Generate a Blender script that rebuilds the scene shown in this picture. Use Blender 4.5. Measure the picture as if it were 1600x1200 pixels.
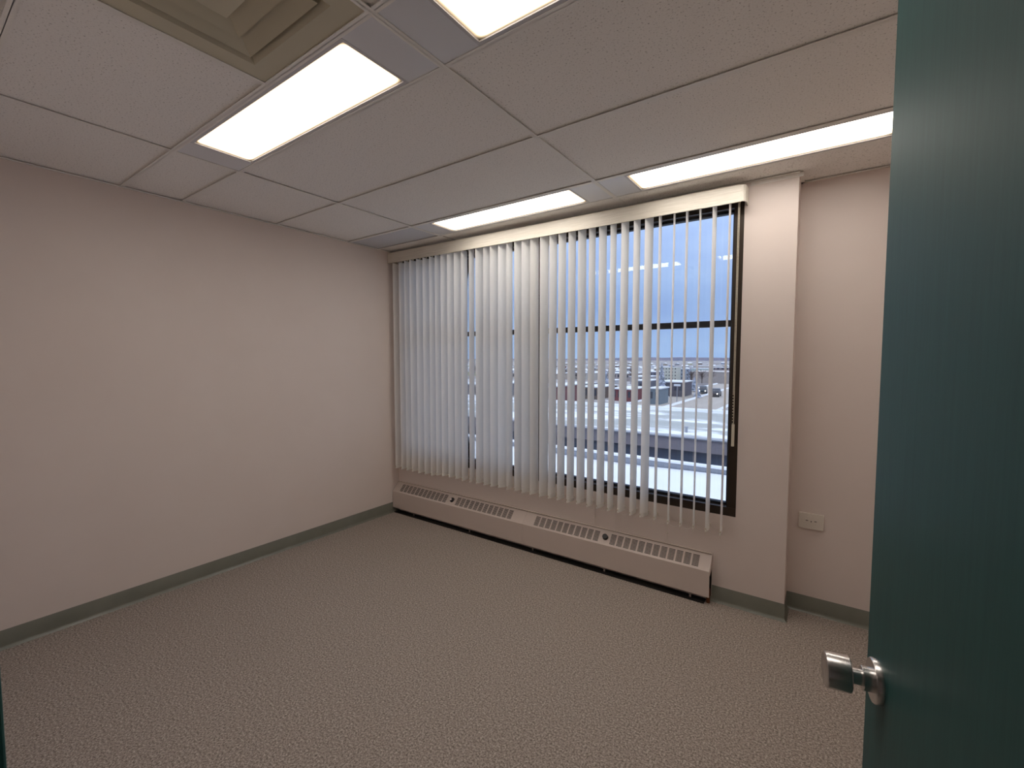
import bpy, bmesh, math, random
from mathutils import Matrix, Vector

random.seed(7)
scene = bpy.context.scene
C = scene.collection
for o in list(bpy.data.objects):
    bpy.data.objects.remove(o)

# ------------------------------------------------------------------ camera
CAM = Vector((3.44728, -2.93582, 1.50583))
RIGHT = Vector((0.8174791, 0.5759580, 0.0005436))
UP = Vector((-0.0329836, 0.0458726, 0.9984026))
FWD = Vector((-0.5750131, 0.8161912, -0.0564970))
FPX = 698.14
cd = bpy.data.cameras.new('camera')
cam = bpy.data.objects.new('camera', cd)
C.objects.link(cam)
cd.sensor_width = 36.0
cd.lens = FPX / 1600 * 36
cd.clip_start = 0.02
cd.clip_end = 6000
m = Matrix.Identity(4)
for r in range(3):
    m[r][0], m[r][1], m[r][2], m[r][3] = RIGHT[r], UP[r], -FWD[r], CAM[r]
cam.matrix_world = m
scene.camera = cam


def ray(u, v):
    return FWD + RIGHT * ((u - 800) / FPX) - UP * ((v - 600) / FPX)


def out(u, Z, z):
    """point seen in column u at depth Z, at height z"""
    d = ray(u, 560.6)
    p = CAM + d * Z
    return Vector((p.x, p.y, z))


def zat(v, Z):
    return CAM.z - (v - 560.6) * Z / FPX * 1.0


# ------------------------------------------------------------------ world, exposure
w = bpy.data.worlds.new('sky')
scene.world = w
w.use_nodes = True
nt = w.node_tree
nt.nodes.clear()
n_out = nt.nodes.new('ShaderNodeOutputWorld')
n_bg = nt.nodes.new('ShaderNodeBackground')
n_tc = nt.nodes.new('ShaderNodeTexCoord')
n_sep = nt.nodes.new('ShaderNodeSeparateXYZ')
n_ramp = nt.nodes.new('ShaderNodeValToRGB')
n_map = nt.nodes.new('ShaderNodeMapping')
n_noise = nt.nodes.new('ShaderNodeTexNoise')
n_cr = nt.nodes.new('ShaderNodeValToRGB')
n_mul = nt.nodes.new('ShaderNodeMix')
n_mul.data_type = 'RGBA'
n_mul.blend_type = 'MULTIPLY'
n_mul.inputs[0].default_value = 1.0
nt.links.new(n_tc.outputs['Generated'], n_sep.inputs[0])
nt.links.new(n_sep.outputs[2], n_ramp.inputs[0])
el = n_ramp.color_ramp.elements                 # overcast winter sky, brighter towards the zenith
el[0].position = 0.0
el[0].color = (0.40, 0.58, 0.92, 1)
el[1].position = 1.0
el[1].color = (1.85, 1.98, 2.3, 1)
e = el.new(0.12); e.color = (0.34, 0.50, 0.87, 1)
e = el.new(0.40); e.color = (0.74, 0.95, 1.42, 1)
nt.links.new(n_tc.outputs['Generated'], n_map.inputs[0])
n_map.inputs['Scale'].default_value = (3.0, 3.0, 11.0)
nt.links.new(n_map.outputs[0], n_noise.inputs['Vector'])
n_noise.inputs['Scale'].default_value = 1.2
n_noise.inputs['Detail'].default_value = 5
nt.links.new(n_noise.outputs['Fac'], n_cr.inputs[0])
n_cr.color_ramp.elements[0].position = 0.35
n_cr.color_ramp.elements[0].color = (0.86, 0.88, 0.95, 1)
n_cr.color_ramp.elements[1].position = 0.68
n_cr.color_ramp.elements[1].color = (1.1, 1.08, 1.04, 1)
nt.links.new(n_ramp.outputs[0], n_mul.inputs[6])
nt.links.new(n_cr.outputs[0], n_mul.inputs[7])
nt.links.new(n_mul.outputs[2], n_bg.inputs[0])
n_bg.inputs[1].default_value = 1.0
nt.links.new(n_bg.outputs[0], n_out.inputs[0])

vs = scene.view_settings
vs.view_transform = 'Standard'
vs.look = 'None'
vs.exposure = 0.0
vs.gamma = 1.0
vs.use_curve_mapping = False
scene.cycles.max_bounces = 16
scene.cycles.diffuse_bounces = 9
scene.cycles.transparent_max_bounces = 16
LAMP = 9.5                                      # radiance of the fluorescent lenses

# ------------------------------------------------------------------ materials


def mat(name, col, rough=0.6, metal=0.0, spec=0.5):
    mm = bpy.data.materials.new(name)
    mm.use_nodes = True
    b = mm.node_tree.nodes['Principled BSDF']
    b.inputs['Base Color'].default_value = (*col, 1)
    b.inputs['Roughness'].default_value = rough
    b.inputs['Metallic'].default_value = metal
    b.inputs['Specular IOR Level'].default_value = spec
    return mm


def nd(mm, t, **kw):
    n = mm.node_tree.nodes.new(t)
    for k, v in kw.items():
        setattr(n, k, v)
    return n


def lk(mm, a, b):
    mm.node_tree.links.new(a, b)


def noise_col(mm, stops, scale, detail=3.0, rough=0.6, coord='Object', mapping=None):
    """colour from noise through a ramp; stops = [(pos,(r,g,b)),...]"""
    tc = nd(mm, 'ShaderNodeTexCoord')
    mp = nd(mm, 'ShaderNodeMapping')
    if mapping:
        mp.inputs['Scale'].default_value = mapping
    ns = nd(mm, 'ShaderNodeTexNoise')
    ns.inputs['Scale'].default_value = scale
    ns.inputs['Detail'].default_value = detail
    ns.inputs['Roughness'].default_value = rough
    rp = nd(mm, 'ShaderNodeValToRGB')
    els = rp.color_ramp.elements
    els[0].position, els[0].color = stops[0][0], (*stops[0][1], 1)
    els[1].position, els[1].color = stops[-1][0], (*stops[-1][1], 1)
    for p, c in stops[1:-1]:
        q = els.new(p)
        q.color = (*c, 1)
    lk(mm, tc.outputs[coord], mp.inputs[0])
    lk(mm, mp.outputs[0], ns.inputs['Vector'])
    lk(mm, ns.outputs['Fac'], rp.inputs[0])
    lk(mm, rp.outputs[0], mm.node_tree.nodes['Principled BSDF'].inputs['Base Color'])
    return ns, mp, rp


def bump(mm, height, strength=0.2, dist=0.002):
    b = nd(mm, 'ShaderNodeBump')
    b.inputs['Strength'].default_value = strength
    b.inputs['Distance'].default_value = dist
    lk(mm, height, b.inputs['Height'])
    lk(mm, b.outputs[0], mm.node_tree.nodes['Principled BSDF'].inputs['Normal'])


M = {}
# pinkish beige wall paint
M['wall'] = mat('wall_paint', (0.56, 0.475, 0.43), 0.55, spec=0.3)
ns, mp, rp = noise_col(M['wall'], [(0.3, (0.675, 0.59, 0.546)), (0.7, (0.695, 0.612, 0.57))], 2.0)
n2 = nd(M['wall'], 'ShaderNodeTexNoise')
n2.inputs['Scale'].default_value = 260
lk(M['wall'], mp.outputs[0], n2.inputs['Vector'])
bump(M['wall'], n2.outputs['Fac'], 0.08, 0.0006)
# carpet
M['carpet'] = mat('carpet', (0.2, 0.17, 0.14), 1.0, spec=0.05)
ns, mp, rp = noise_col(M['carpet'], [(0.36, (0.12, 0.097, 0.083)), (0.46, (0.27, 0.228, 0.199)),
                                     (0.54, (0.36, 0.307, 0.27)), (0.66, (0.62, 0.54, 0.48))], 125, 3.0, 0.9)
bump(M['carpet'], ns.outputs['Fac'], 0.6, 0.004)
# ceiling tile with pinholes
M['tile'] = mat('ceiling_tile', (0.5, 0.48, 0.44), 0.95, spec=0.1)
ns, mp, rp = noise_col(M['tile'], [(0.28, (0.45, 0.43, 0.40)), (0.36, (0.81, 0.785, 0.75)), (0.8, (0.85, 0.825, 0.79))],
                       150, 1.0, 0.5)
bump(M['tile'], ns.outputs['Fac'], 0.25, 0.002)
M['tee'] = mat('tee_bar', (0.80, 0.775, 0.73), 0.5)
M['fixture'] = mat('fixture_steel', (0.66, 0.67, 0.70), 0.3, spec=0.8)
M['fixture_frame'] = mat('fixture_frame', (0.55, 0.54, 0.56), 0.45)
M['blank'] = mat('blank_panel', (0.30, 0.30, 0.325), 0.5)
noise_col(M['blank'], [(0.35, (0.56, 0.57, 0.60)), (0.7, (0.60, 0.61, 0.645))], 60)
M['diffuser'] = mat('diffuser_paint', (0.50, 0.465, 0.35), 0.45)
M['plenum'] = mat('plenum', (0.2, 0.2, 0.2), 0.9)
# vinyl base
M['base'] = mat('vinyl_base', (0.17, 0.17, 0.14), 0.32)
noise_col(M['base'], [(0.3, (0.155, 0.158, 0.128)), (0.7, (0.185, 0.187, 0.155))], 6)
M['bronze'] = mat('bronze_aluminium', (0.035, 0.024, 0.016), 0.38, metal=0.35)
M['gasket'] = mat('gasket', (0.012, 0.012, 0.016), 0.6)
# glass: transparent with fresnel gloss
g = bpy.data.materials.new('glass')
g.use_nodes = True
g.node_tree.nodes.clear()
go = nd(g, 'ShaderNodeOutputMaterial')
gm = nd(g, 'ShaderNodeMixShader')
gt = nd(g, 'ShaderNodeBsdfTransparent')
gt.inputs[0].default_value = (0.97, 0.985, 0.98, 1)
gg = nd(g, 'ShaderNodeBsdfGlossy')
gg.inputs['Roughness'].default_value = 0.0
gf = nd(g, 'ShaderNodeFresnel')
gf.inputs['IOR'].default_value = 1.5
lk(g, gf.outputs[0], gm.inputs[0])
lk(g, gt.outputs[0], gm.inputs[1])
lk(g, gg.outputs[0], gm.inputs[2])
lk(g, gm.outputs[0], go.inputs[0])
M['glass'] = g
# vinyl slat, translucent
s = bpy.data.materials.new('slat_vinyl')
s.use_nodes = True
b = s.node_tree.nodes['Principled BSDF']
b.inputs['Base Color'].default_value = (0.93, 0.905, 0.87, 1)
b.inputs['Roughness'].default_value = 0.42
tr = nd(s, 'ShaderNodeBsdfTranslucent')
tr.inputs[0].default_value = (0.95, 0.96, 0.95, 1)
mx = nd(s, 'ShaderNodeMixShader')
mx.inputs[0].default_value = 0.52
lk(s, b.outputs[0], mx.inputs[1])
lk(s, tr.outputs[0], mx.inputs[2])
lk(s, mx.outputs[0], s.node_tree.nodes['Material Output'].inputs[0])
M['slat'] = s
# valance with streaks along its length
M['valance'] = mat('valance_fabric', (0.6, 0.55, 0.46), 0.6)
noise_col(M['valance'], [(0.3, (0.56, 0.515, 0.445)), (0.55, (0.68, 0.64, 0.565)), (0.75, (0.77, 0.73, 0.66))], 10, 4, 0.7,
          mapping=(0.6, 20, 26))
M['plastic'] = mat('ivory_plastic', (0.62, 0.57, 0.46), 0.4)
M['clear_plastic'] = mat('cord_plastic', (0.55, 0.5, 0.44), 0.4)
M['heater'] = mat('heater_enamel', (0.60, 0.515, 0.465), 0.38)
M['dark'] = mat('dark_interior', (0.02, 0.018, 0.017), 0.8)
M['fins'] = mat('fin_element', (0.12, 0.11, 0.10), 0.5, metal=0.6)
M['copper'] = mat('copper_pipe', (0.25, 0.10, 0.05), 0.4, metal=0.8)
M['black_plastic'] = mat('black_plastic', (0.02, 0.018, 0.018), 0.4)
M['steel'] = mat('brushed_steel', (0.62, 0.60, 0.58), 0.27, metal=1.0)
M['chrome'] = mat('chrome', (0.8, 0.8, 0.8), 0.15, metal=1.0)
M['white_plastic'] = mat('white_plastic', (0.66, 0.61, 0.54), 0.4)
M['slot'] = mat('slot_black', (0.03, 0.025, 0.02), 0.6)
# teal door with brushed vertical grain
M['teal'] = mat('teal_paint', (0.030, 0.115, 0.105), 0.5, spec=0.2)
ns, mp, rp = noise_col(M['teal'], [(0.3, (0.018, 0.066, 0.063)), (0.7, (0.023, 0.082, 0.078))], 14, 4, 0.7, mapping=(8, 8, 0.35))
bump(M['teal'], ns.outputs['Fac'], 0.08, 0.001)
M['teal_frame'] = mat('teal_frame', (0.028, 0.105, 0.10), 0.4)
# lens: light falls off at the rim of the prismatic panel
ln = bpy.data.materials.new('lens')
ln.use_nodes = True
ln.node_tree.nodes.clear()
lo = nd(ln, 'ShaderNodeOutputMaterial')
le = nd(ln, 'ShaderNodeEmission')
lt = nd(ln, 'ShaderNodeTexCoord')
ls = nd(ln, 'ShaderNodeSeparateXYZ')
lk(ln, lt.outputs['Object'], ls.inputs[0])


def rim(axis, half, soft):
    ab = nd(ln, 'ShaderNodeMath', operation='ABSOLUTE')
    lk(ln, ls.outputs[axis], ab.inputs[0])
    mr = nd(ln, 'ShaderNodeMapRange', interpolation_type='SMOOTHSTEP')
    mr.inputs[1].default_value = half
    mr.inputs[2].default_value = half - soft
    mr.inputs[3].default_value = 0.06
    mr.inputs[4].default_value = 1.0
    lk(ln, ab.outputs[0], mr.inputs[0])
    return mr.outputs[0]


lm = nd(ln, 'ShaderNodeMath', operation='MULTIPLY')
lk(ln, rim(0, 0.584, 0.045), lm.inputs[0])
lk(ln, rim(1, 0.127, 0.03), lm.inputs[1])
lr = nd(ln, 'ShaderNodeValToRGB')
lr.color_ramp.elements[0].color = (1.0, 0.72, 0.42, 1)
lr.color_ramp.elements[1].color = (1.0, 0.935, 0.86, 1)
lk(ln, lm.outputs[0], lr.inputs[0])
lst = nd(ln, 'ShaderNodeMath', operation='MULTIPLY')
lst.inputs[1].default_value = LAMP
lk(ln, lm.outputs[0], lst.inputs[0])
lk(ln, lr.outputs[0], le.inputs[0])
lk(ln, lst.outputs[0], le.inputs[1])
lk(ln, le.outputs[0], lo.inputs[0])
M['lens'] = ln
# outdoors
M['snow'] = mat('snow', (0.86, 0.88, 0.92), 0.8)
noise_col(M['snow'], [(0.3, (0.72, 0.735, 0.76)), (0.7, (0.80, 0.81, 0.825))], 0.35)
M['roof_gravel'] = mat('snow_and_gravel', (0.7, 0.7, 0.7), 0.9)
noise_col(M['roof_gravel'], [(0.42, (0.86, 0.88, 0.92)), (0.47, (0.72, 0.74, 0.76)), (0.52, (0.42, 0.43, 0.41)), (0.8, (0.34, 0.35, 0.33))],
          0.2, 5, 0.6, mapping=(1, 2.6, 1))
M['ground'] = mat('winter_ground', (0.5, 0.5, 0.5), 0.95)
noise_col(M['ground'], [(0.36, (0.74, 0.75, 0.78)), (0.44, (0.40, 0.375, 0.36)), (0.56, (0.17, 0.15, 0.145))], 0.03, 7, 0.7)
M['road'] = mat('road', (0.42, 0.37, 0.32), 0.9)
noise_col(M['road'], [(0.35, (0.34, 0.30, 0.26)), (0.65, (0.46, 0.41, 0.36))], 0.12, 5, mapping=(1, 0.25, 1))
M['hill'] = mat('hill', (0.17, 0.17, 0.23), 1.0)
noise_col(M['hill'], [(0.35, (0.14, 0.15, 0.21)), (0.65, (0.22, 0.20, 0.24))], 0.01, 5)
M['fascia'] = mat('fascia', (0.27, 0.235, 0.245), 0.7)
M['band'] = mat('window_band', (0.10, 0.125, 0.17), 0.25)
M['parapet'] = mat('parapet', (0.32, 0.33, 0.36), 0.8)
M['winglass'] = mat('far_glass', (0.05, 0.06, 0.08), 0.2)
M['spruce'] = mat('spruce', (0.30, 0.32, 0.40), 0.9)
noise_col(M['spruce'], [(0.4, (0.16, 0.19, 0.22)), (0.6, (0.55, 0.57, 0.66))], 1.5)
M['bark'] = mat('bark', (0.08, 0.06, 0.05), 0.9)
M['tyre'] = mat('tyre', (0.02, 0.02, 0.02), 0.9)
hl = bpy.data.materials.new('headlight')
hl.use_nodes = True
hb = hl.node_tree.nodes['Principled BSDF']
hb.inputs['Emission Color'].default_value = (1, 0.97, 0.9, 1)
hb.inputs['Emission Strength'].default_value = 3.0
M['headlight'] = hl
_cm = {}


def colmat(c, rough=0.8):
    if c not in _cm:
        _cm[c] = mat('paint', c, rough)
    return _cm[c]


# ------------------------------------------------------------------ mesh helpers
class MB:
    def __init__(self):
        self.v, self.f = [], []

    def add(self, vs_, fs):
        o = len(self.v)
        self.v += [tuple(q) for q in vs_]
        self.f += [tuple(i + o for i in f) for f in fs]
        return self

    def box(self, a, b_):
        x0, y0, z0 = a
        x1, y1, z1 = b_
        return self.add([(x0, y0, z0), (x1, y0, z0), (x1, y1, z0), (x0, y1, z0), (x0, y0, z1), (x1, y0, z1), (x1, y1, z1), (x0, y1, z1)],
                        [(0, 3, 2, 1), (4, 5, 6, 7), (0, 1, 5, 4), (1, 2, 6, 5), (2, 3, 7, 6), (3, 0, 4, 7)])

    def prism(self, prof, x0, x1, axes='yz'):
        """closed profile in two axes extruded along the third"""
        def P(a, b_, c):
            return {'yz': (c, a, b_), 'xz': (a, c, b_), 'xy': (a, b_, c)}[axes]
        n = len(prof)
        vs_ = [P(a, b_, x0) for a, b_ in prof] + [P(a, b_, x1) for a, b_ in prof]
        fs = [(i, (i + 1) % n, n + (i + 1) % n, n + i) for i in range(n)]
        fs += [tuple(range(n))[::-1], tuple(range(n, 2 * n))]
        return self.add(vs_, fs)

    def lathe(self, prof, n=24, axis='z', c=(0, 0, 0)):
        """prof = [(radius, along)], revolved"""
        vs_, fs = [], []
        for r, h in prof:
            for k in range(n):
                a = 2 * math.pi * k / n
                p = {'z': (r * math.cos(a), r * math.sin(a), h), 'y': (r * math.sin(a), h, r * math.cos(a)),
                     'x': (h, r * math.cos(a), r * math.sin(a))}[axis]
                vs_.append((p[0] + c[0], p[1] + c[1], p[2] + c[2]))
        for i in range(len(prof) - 1):
            for k in range(n):
                fs.append((i * n + k, i * n + (k + 1) % n, (i + 1) * n + (k + 1) % n, (i + 1) * n + k))
        fs.append(tuple(range(n))[::-1])
        fs.append(tuple((len(prof) - 1) * n + k for k in range(n)))
        return self.add(vs_, fs)

    def tube(self, pts, r, n=6):
        vs_, fs = [], []
        pts = [Vector(p) for p in pts]
        for i, p in enumerate(pts):
            t = (pts[min(i + 1, len(pts) - 1)] - pts[max(i - 1, 0)]).normalized()
            a = t.orthogonal().normalized() if abs(t.z) > 0.9 else t.cross(Vector((0, 0, 1))).normalized()
            b_ = t.cross(a)
            for k in range(n):
                q = 2 * math.pi * k / n
                vs_.append(p + a * (r * math.cos(q)) + b_ * (r * math.sin(q)))
        for i in range(len(pts) - 1):
            for k in range(n):
                fs.append((i * n + k, i * n + (k + 1) % n, (i + 1) * n + (k + 1) % n, (i + 1) * n + k))
        fs.append(tuple(range(n))[::-1])
        fs.append(tuple((len(pts) - 1) * n + k for k in range(n)))
        return self.add(vs_, fs)

    def mesh(self, name, smooth=False):
        me = bpy.data.meshes.new(name)
        me.from_pydata(self.v, [], self.f)
        bm = bmesh.new()
        bm.from_mesh(me)
        bmesh.ops.recalc_face_normals(bm, faces=bm.faces)
        bm.to_mesh(me)
        bm.free()
        if smooth:
            me.polygons.foreach_set('use_smooth', [True] * len(me.polygons))
            try:
                me.set_sharp_from_angle(angle=math.radians(40))
            except Exception:
                pass
        return me

    def build(self, name, material, parent=None, smooth=False, bevel=0):
        return link(name, self.mesh(name, smooth), material, parent, bevel)


def link(name, me, material, parent=None, bevel=0):
    o = bpy.data.objects.new(name, me)
    C.objects.link(o)
    if material and not me.materials:
        me.materials.append(M[material] if isinstance(material, str) else material)
    if parent:
        o.parent = parent
    if bevel:
        bv = o.modifiers.new('bevel', 'BEVEL')
        bv.width = bevel
        bv.segments = 2
        bv.limit_method = 'ANGLE'
    return o


def empty(name, loc=(0, 0, 0), rz=0):
    o = bpy.data.objects.new(name, None)
    C.objects.link(o)
    o.location = loc
    o.rotation_euler = (0, 0, rz)
    o.empty_display_size = 0.1
    return o


def tag(o, label, cat, group=None):
    o['label'] = label
    o['category'] = cat
    if group:
        o['group'] = group
    return o


def struct(o, label=None, cat=None):
    o['kind'] = 'structure'
    if label:
        o['label'] = label
        o['category'] = cat
    return o


# ------------------------------------------------------------------ room dimensions
H = 2.517
X1 = 4.0            # right wall
YB = -2.888         # wall with the door
REC = 0.185         # set-back of the wall right of the pillar
XP = 3.291          # pillar edge
WX0, WX1, WZ0, WZ1 = 0.08, 3.027, 0.552, 2.45
COL = [0.0, 0.799, 2.323, 3.847, X1]
RE, RD, RC, RB, RA, RZ = -0.2069, -0.520, -1.1457, -1.7496, -2.0561, -2.6657

# ------------------------------------------------------------------ structure
fl = MB().box((-0.1, -4.7, -0.12), (X1 + 0.1, 0.45, 0.0)).build('floor', 'carpet')
struct(fl, 'grey brown speckled loop carpet', 'floor')

wl = MB().box((-0.15, -4.7, 0), (0, 0.45, 2.75)).build('wall_left', 'wall')
struct(wl, 'plain pinkish beige wall beside the window', 'wall')
wr = MB().box((X1, -4.7, 0), (X1 + 0.15, 0.45, 2.75)).build('wall_right', 'wall')
struct(wr, 'pinkish beige wall behind the open door', 'wall')
ww = MB()
ww.box((0, 0, 0), (XP, 0.2, WZ0))
ww.box((0, 0, WZ0), (WX0, 0.2, 2.75))
ww.box((WX1, 0, WZ0), (XP, 0.2, 2.75))
ww.box((WX0, 0, WZ1), (WX1, 0.2, 2.75))
ww.box((XP, REC, 0), (X1, REC + 0.2, 2.75))
ww.box((XP - 0.001, 0.19, 0), (XP, REC + 0.2, 2.75))
struct(ww.build('wall_window', 'wall'), 'pinkish beige window wall with a pillar and set-back bay', 'wall')
OX0, OX1, OZ = 2.70, 3.742, 2.19
wb = MB()
wb.box((0, -3.03, 0), (OX0, YB, 2.75)).box((OX1, -3.03, 0), (X1, YB, 2.75)).box((OX0, -3.03, OZ), (OX1, YB, 2.75))
struct(wb.build('wall_back', 'wall'), 'pinkish beige wall around the doorway', 'wall')
struct(MB().box((0, -4.7, 0), (X1, -4.55, 2.75)).build('wall_hall', 'wall'), 'far wall of the hallway outside the door', 'wall')

# ceiling: slab above, grid and tiles below
ce = MB().box((-0.1, -4.7, 2.66), (X1 + 0.1, 0.45, 2.75)).build('ceiling', 'plenum')
struct(ce, 'suspended ceiling of grey mineral tiles in a metal grid', 'ceiling')
MB().box((0, -4.55, H), (X1, -3.03, H + 0.02)).build('hall_ceiling_board', 'tile', ce)
TZ = H + 0.007
tile_meshes = {}


def tile(x0, x1, y0, y1, material='tile', name='ceiling_tile'):
    gx, gy = 0.006, 0.006
    sx, sy = round(x1 - x0 - 2 * gx, 4), round(y1 - y0 - 2 * gy, 4)
    key = (sx, sy, material)
    if key not in tile_meshes:
        tile_meshes[key] = MB().box((-sx / 2, -sy / 2, 0), (sx / 2, sy / 2, 0.016)).mesh(name)
    o = link(name, tile_meshes[key], material, ce)
    o.location = ((x0 + x1) / 2, (y0 + y1) / 2, TZ + random.uniform(0, 0.0015))
    return o


rows = [YB, RZ, RA, RB, RC, RD, RE, 0.0]
for i in range(4):
    for j in range(7):
        x0, x1, y0, y1 = COL[i], COL[i + 1], rows[j], rows[j + 1]
        if i in (1, 2) and j in (2, 5):
            continue                                   # light fittings
        if i == 1 and j == 1:
            tile(x0, 1.7135, y0, y1)
            continue
        if i == 0 and j == 5:
            tile(x0, x1, y0, y1, 'blank', 'blank_panel')
            continue
        if i == 2 and j == 6:                          # goes round the pillar
            MB().box((x0 + .004, y0 + .004, TZ), (XP, 0, TZ + .016)).box((XP, y0 + .004, TZ), (x1 - .004, REC, TZ + .016)).build('ceiling_tile', 'tile', ce)
            continue
        if i == 3 and j == 6:
            y1 = REC
        tile(x0, x1, y0, y1)
TW = 0.012


def tee(x0, y0, x1, y1):
    mb = MB()
    if x0 == x1:
        mb.box((x0 - TW, y0, H), (x0 + TW, y1, H + 0.0025))
        mb.box((x0 - 0.001, y0, H), (x0 + 0.001, y1, H + 0.035))
    else:
        mb.box((x0, y0 - TW, H + 0.0004), (x1, y0 + TW, H + 0.0029))
        mb.box((x0, y0 - 0.001, H + 0.0004), (x1, y0 + 0.001, H + 0.035))
    return mb.build('tee_bar', 'tee', ce)


for x in COL[1:4]:
    tee(x, YB, x, REC if x > XP else 0)
for y in (RZ, RA, RB, RC, RD, RE):
    tee(0, y, X1, y)
tee(1.7135, RZ, 1.7135, RA)
wa = [((0, YB), (0.019, 0)), ((0, -0.019), (XP, 0)), ((XP, 0), (XP + 0.019, REC)), ((XP, REC - 0.019), (X1, REC)),
      ((X1 - 0.019, YB), (X1, REC)), ((0, YB), (X1, YB + 0.019))]
for (a0, b0), (a1, b1) in wa:
    MB().box((a0, b0, H - 0.001), (a1, b1, H + 0.002)).build('wall_angle', 'tee', ce)
# the pillar carries a visible angle strip with its down-leg
MB().box((WX1 + 0.03, -0.0025, H - 0.022), (XP + 0.019, 0, H)).box((XP, 0, H - 0.022), (XP + 0.019, 0.003, H)).build('wall_angle', 'tee', ce)


# vinyl cove base
def cove(name, pts, label):
    """pts: polyline on the floor, room on the right-hand side"""
    prof = [(0, 0), (0, 0.098), (0.0015, 0.1), (0.003, 0.098), (0.0035, 0.02), (0.006, 0.010), (0.014, 0.003), (0.016, 0)]
    mb = MB()
    nrm = []
    for i in range(len(pts) - 1):
        d = Vector((pts[i + 1][0] - pts[i][0], pts[i + 1][1] - pts[i][1])).normalized()
        nrm.append(Vector((d.y, -d.x)))
    vs_, fs = [], []
    n = len(prof)
    for i, p in enumerate(pts):
        if i == 0:
            q = nrm[0]
        elif i == len(pts) - 1:
            q = nrm[-1]
        else:
            q = nrm[i - 1] + nrm[i]
        for o, z in prof:
            vs_.append((p[0] + q.x * o, p[1] + q.y * o, z))
    for i in range(len(pts) - 1):
        for k in range(n):
            fs.append((i * n + k, i * n + (k + 1) % n, (i + 1) * n + (k + 1) % n, (i + 1) * n + k))
    fs.append(tuple(range(n)))
    fs.append(tuple((len(pts) - 1) * n + k for k in range(n)))
    o = mb.add(vs_, fs).build(name, 'base', smooth=True)
    return struct(o, label, 'baseboard')


cove('baseboard_left', [(0, YB), (0, -0.005)], 'grey green vinyl base along the plain wall')
cove('baseboard_window', [(2.885, 0), (XP, 0), (XP, REC), (X1, REC)], 'grey green vinyl base round the pillar foot')
cove('baseboard_back', [(OX0, YB), (0, YB)], 'grey green vinyl base beside the doorway')
cove('baseboard_right', [(X1, REC), (X1, YB)], 'grey green vinyl base behind the open door')

# ------------------------------------------------------------------ window
win = struct(empty('window_1', ((WX0 + WX1) / 2, 0.05, WZ0)), 'wide bronze framed window behind the vertical blind', 'window')
wo = -Vector(win.location)


def wpart(mb, name, material, bevel=0):
    o = mb.build(name, material, win, bevel=bevel)
    o.location = wo
    return o


fw = 0.052
wpart(MB().box((WX0, 0.0, WZ0), (WX1, 0.12, WZ0 + fw)), 'frame_sill', 'bronze', 0.002)
wpart(MB().box((WX0, 0.0, WZ1 - 0.06), (WX1, 0.12, WZ1)), 'frame_head', 'bronze', 0.002)
wpart(MB().box((WX0, 0.0, WZ0 + fw), (WX0 + fw, 0.12, WZ1 - 0.06)), 'frame_jamb', 'bronze', 0.002)
wpart(MB().box((WX1 - fw, 0.0, WZ0 + fw), (WX1, 0.12, WZ1 - 0.06)), 'frame_jamb', 'bronze', 0.002)
MX = 1.60
wpart(MB().box((MX - 0.03, 0.01, WZ0 + fw), (MX + 0.03, 0.12, WZ1 - 0.06)), 'mullion', 'bronze', 0.002)
TZ0, TZ1 = 1.702, 1.740
gx = [(WX0 + fw, MX - 0.03), (MX + 0.03, WX1 - fw)]
for a, b_ in gx:
    wpart(MB().box((a, 0.045, TZ0), (b_, 0.10, TZ1)), 'transom', 'gasket', 0.002)
    for z0, z1 in ((WZ0 + fw, TZ0), (TZ1, WZ1 - 0.06)):
        st = MB()
        t = 0.013
        if z0 < 1:
            st.box((a, 0.05, z0), (b_, 0.09, z0 + t))
        else:
            st.box((a, 0.05, z1 - t), (b_, 0.09, z1))
        st.box((a, 0.05, z0), (a + t, 0.09, z1)).box((b_ - t, 0.05, z0), (b_, 0.09, z1))
        wpart(st, 'glazing_stop', 'gasket')
        wpart(MB().box((a + 0.004, 0.066, z0 + 0.004), (b_ - 0.004, 0.072, z1 - 0.004)), 'pane', 'glass')

# ------------------------------------------------------------------ door and its frame
A = math.radians(10)
dd = Vector((-math.sin(A), math.cos(A), 0))
edge = Vector((3.518, -2.006, 0))
hinge = edge - dd * 0.91
door = MB().box((0, -0.044, 0.012), (0.91, 0, 2.135)).build('door_1', 'teal', bevel=0.0015)
door.location = hinge
door.rotation_euler = (0, 0, math.pi / 2 + A)
struct(door, 'open teal wooden door with a steel knob', 'door')
KX, KZ = 0.91 - 0.062, 1.008
knob = MB().lathe([(0.0, 0.0705), (0.0235, 0.0705), (0.0262, 0.069), (0.0268, 0.066), (0.0268, 0.0385), (0.0255, 0.037), (0.0128, 0.037)][::-1], 40, 'y').build('door_knob', 'steel', door, smooth=True)
knob.location = (KX, 0, KZ)
MB().lathe([(0.0325, 0.0), (0.0325, 0.0075), (0.031, 0.0095), (0.018, 0.010)], 40, 'y').build('rose', 'steel', knob, smooth=True)
MB().lathe([(0.0175, 0.009), (0.0175, 0.021), (0.0165, 0.022), (0.0125, 0.022)], 32, 'y').build('collar', 'steel', knob, smooth=True)
MB().lathe([(0.0118, 0.021), (0.0118, 0.038)], 32, 'y').build('shank', 'steel', knob, smooth=True)
kb = MB().lathe([(0.036, -0.044), (0.036, -0.053), (0.016, -0.054), (0.0128, -0.075), (0.0255, -0.076), (0.0268, -0.078), (0.0268, -0.112), (0.024, -0.1145)][::-1], 32, 'y').build('back_knob', 'steel', door, smooth=True)
kb.location = (KX, 0, KZ)
MB().box((0.9095, -0.036, 0.95), (0.9112, -0.008, 1.065)).build('latch_plate', 'steel', door)
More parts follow.
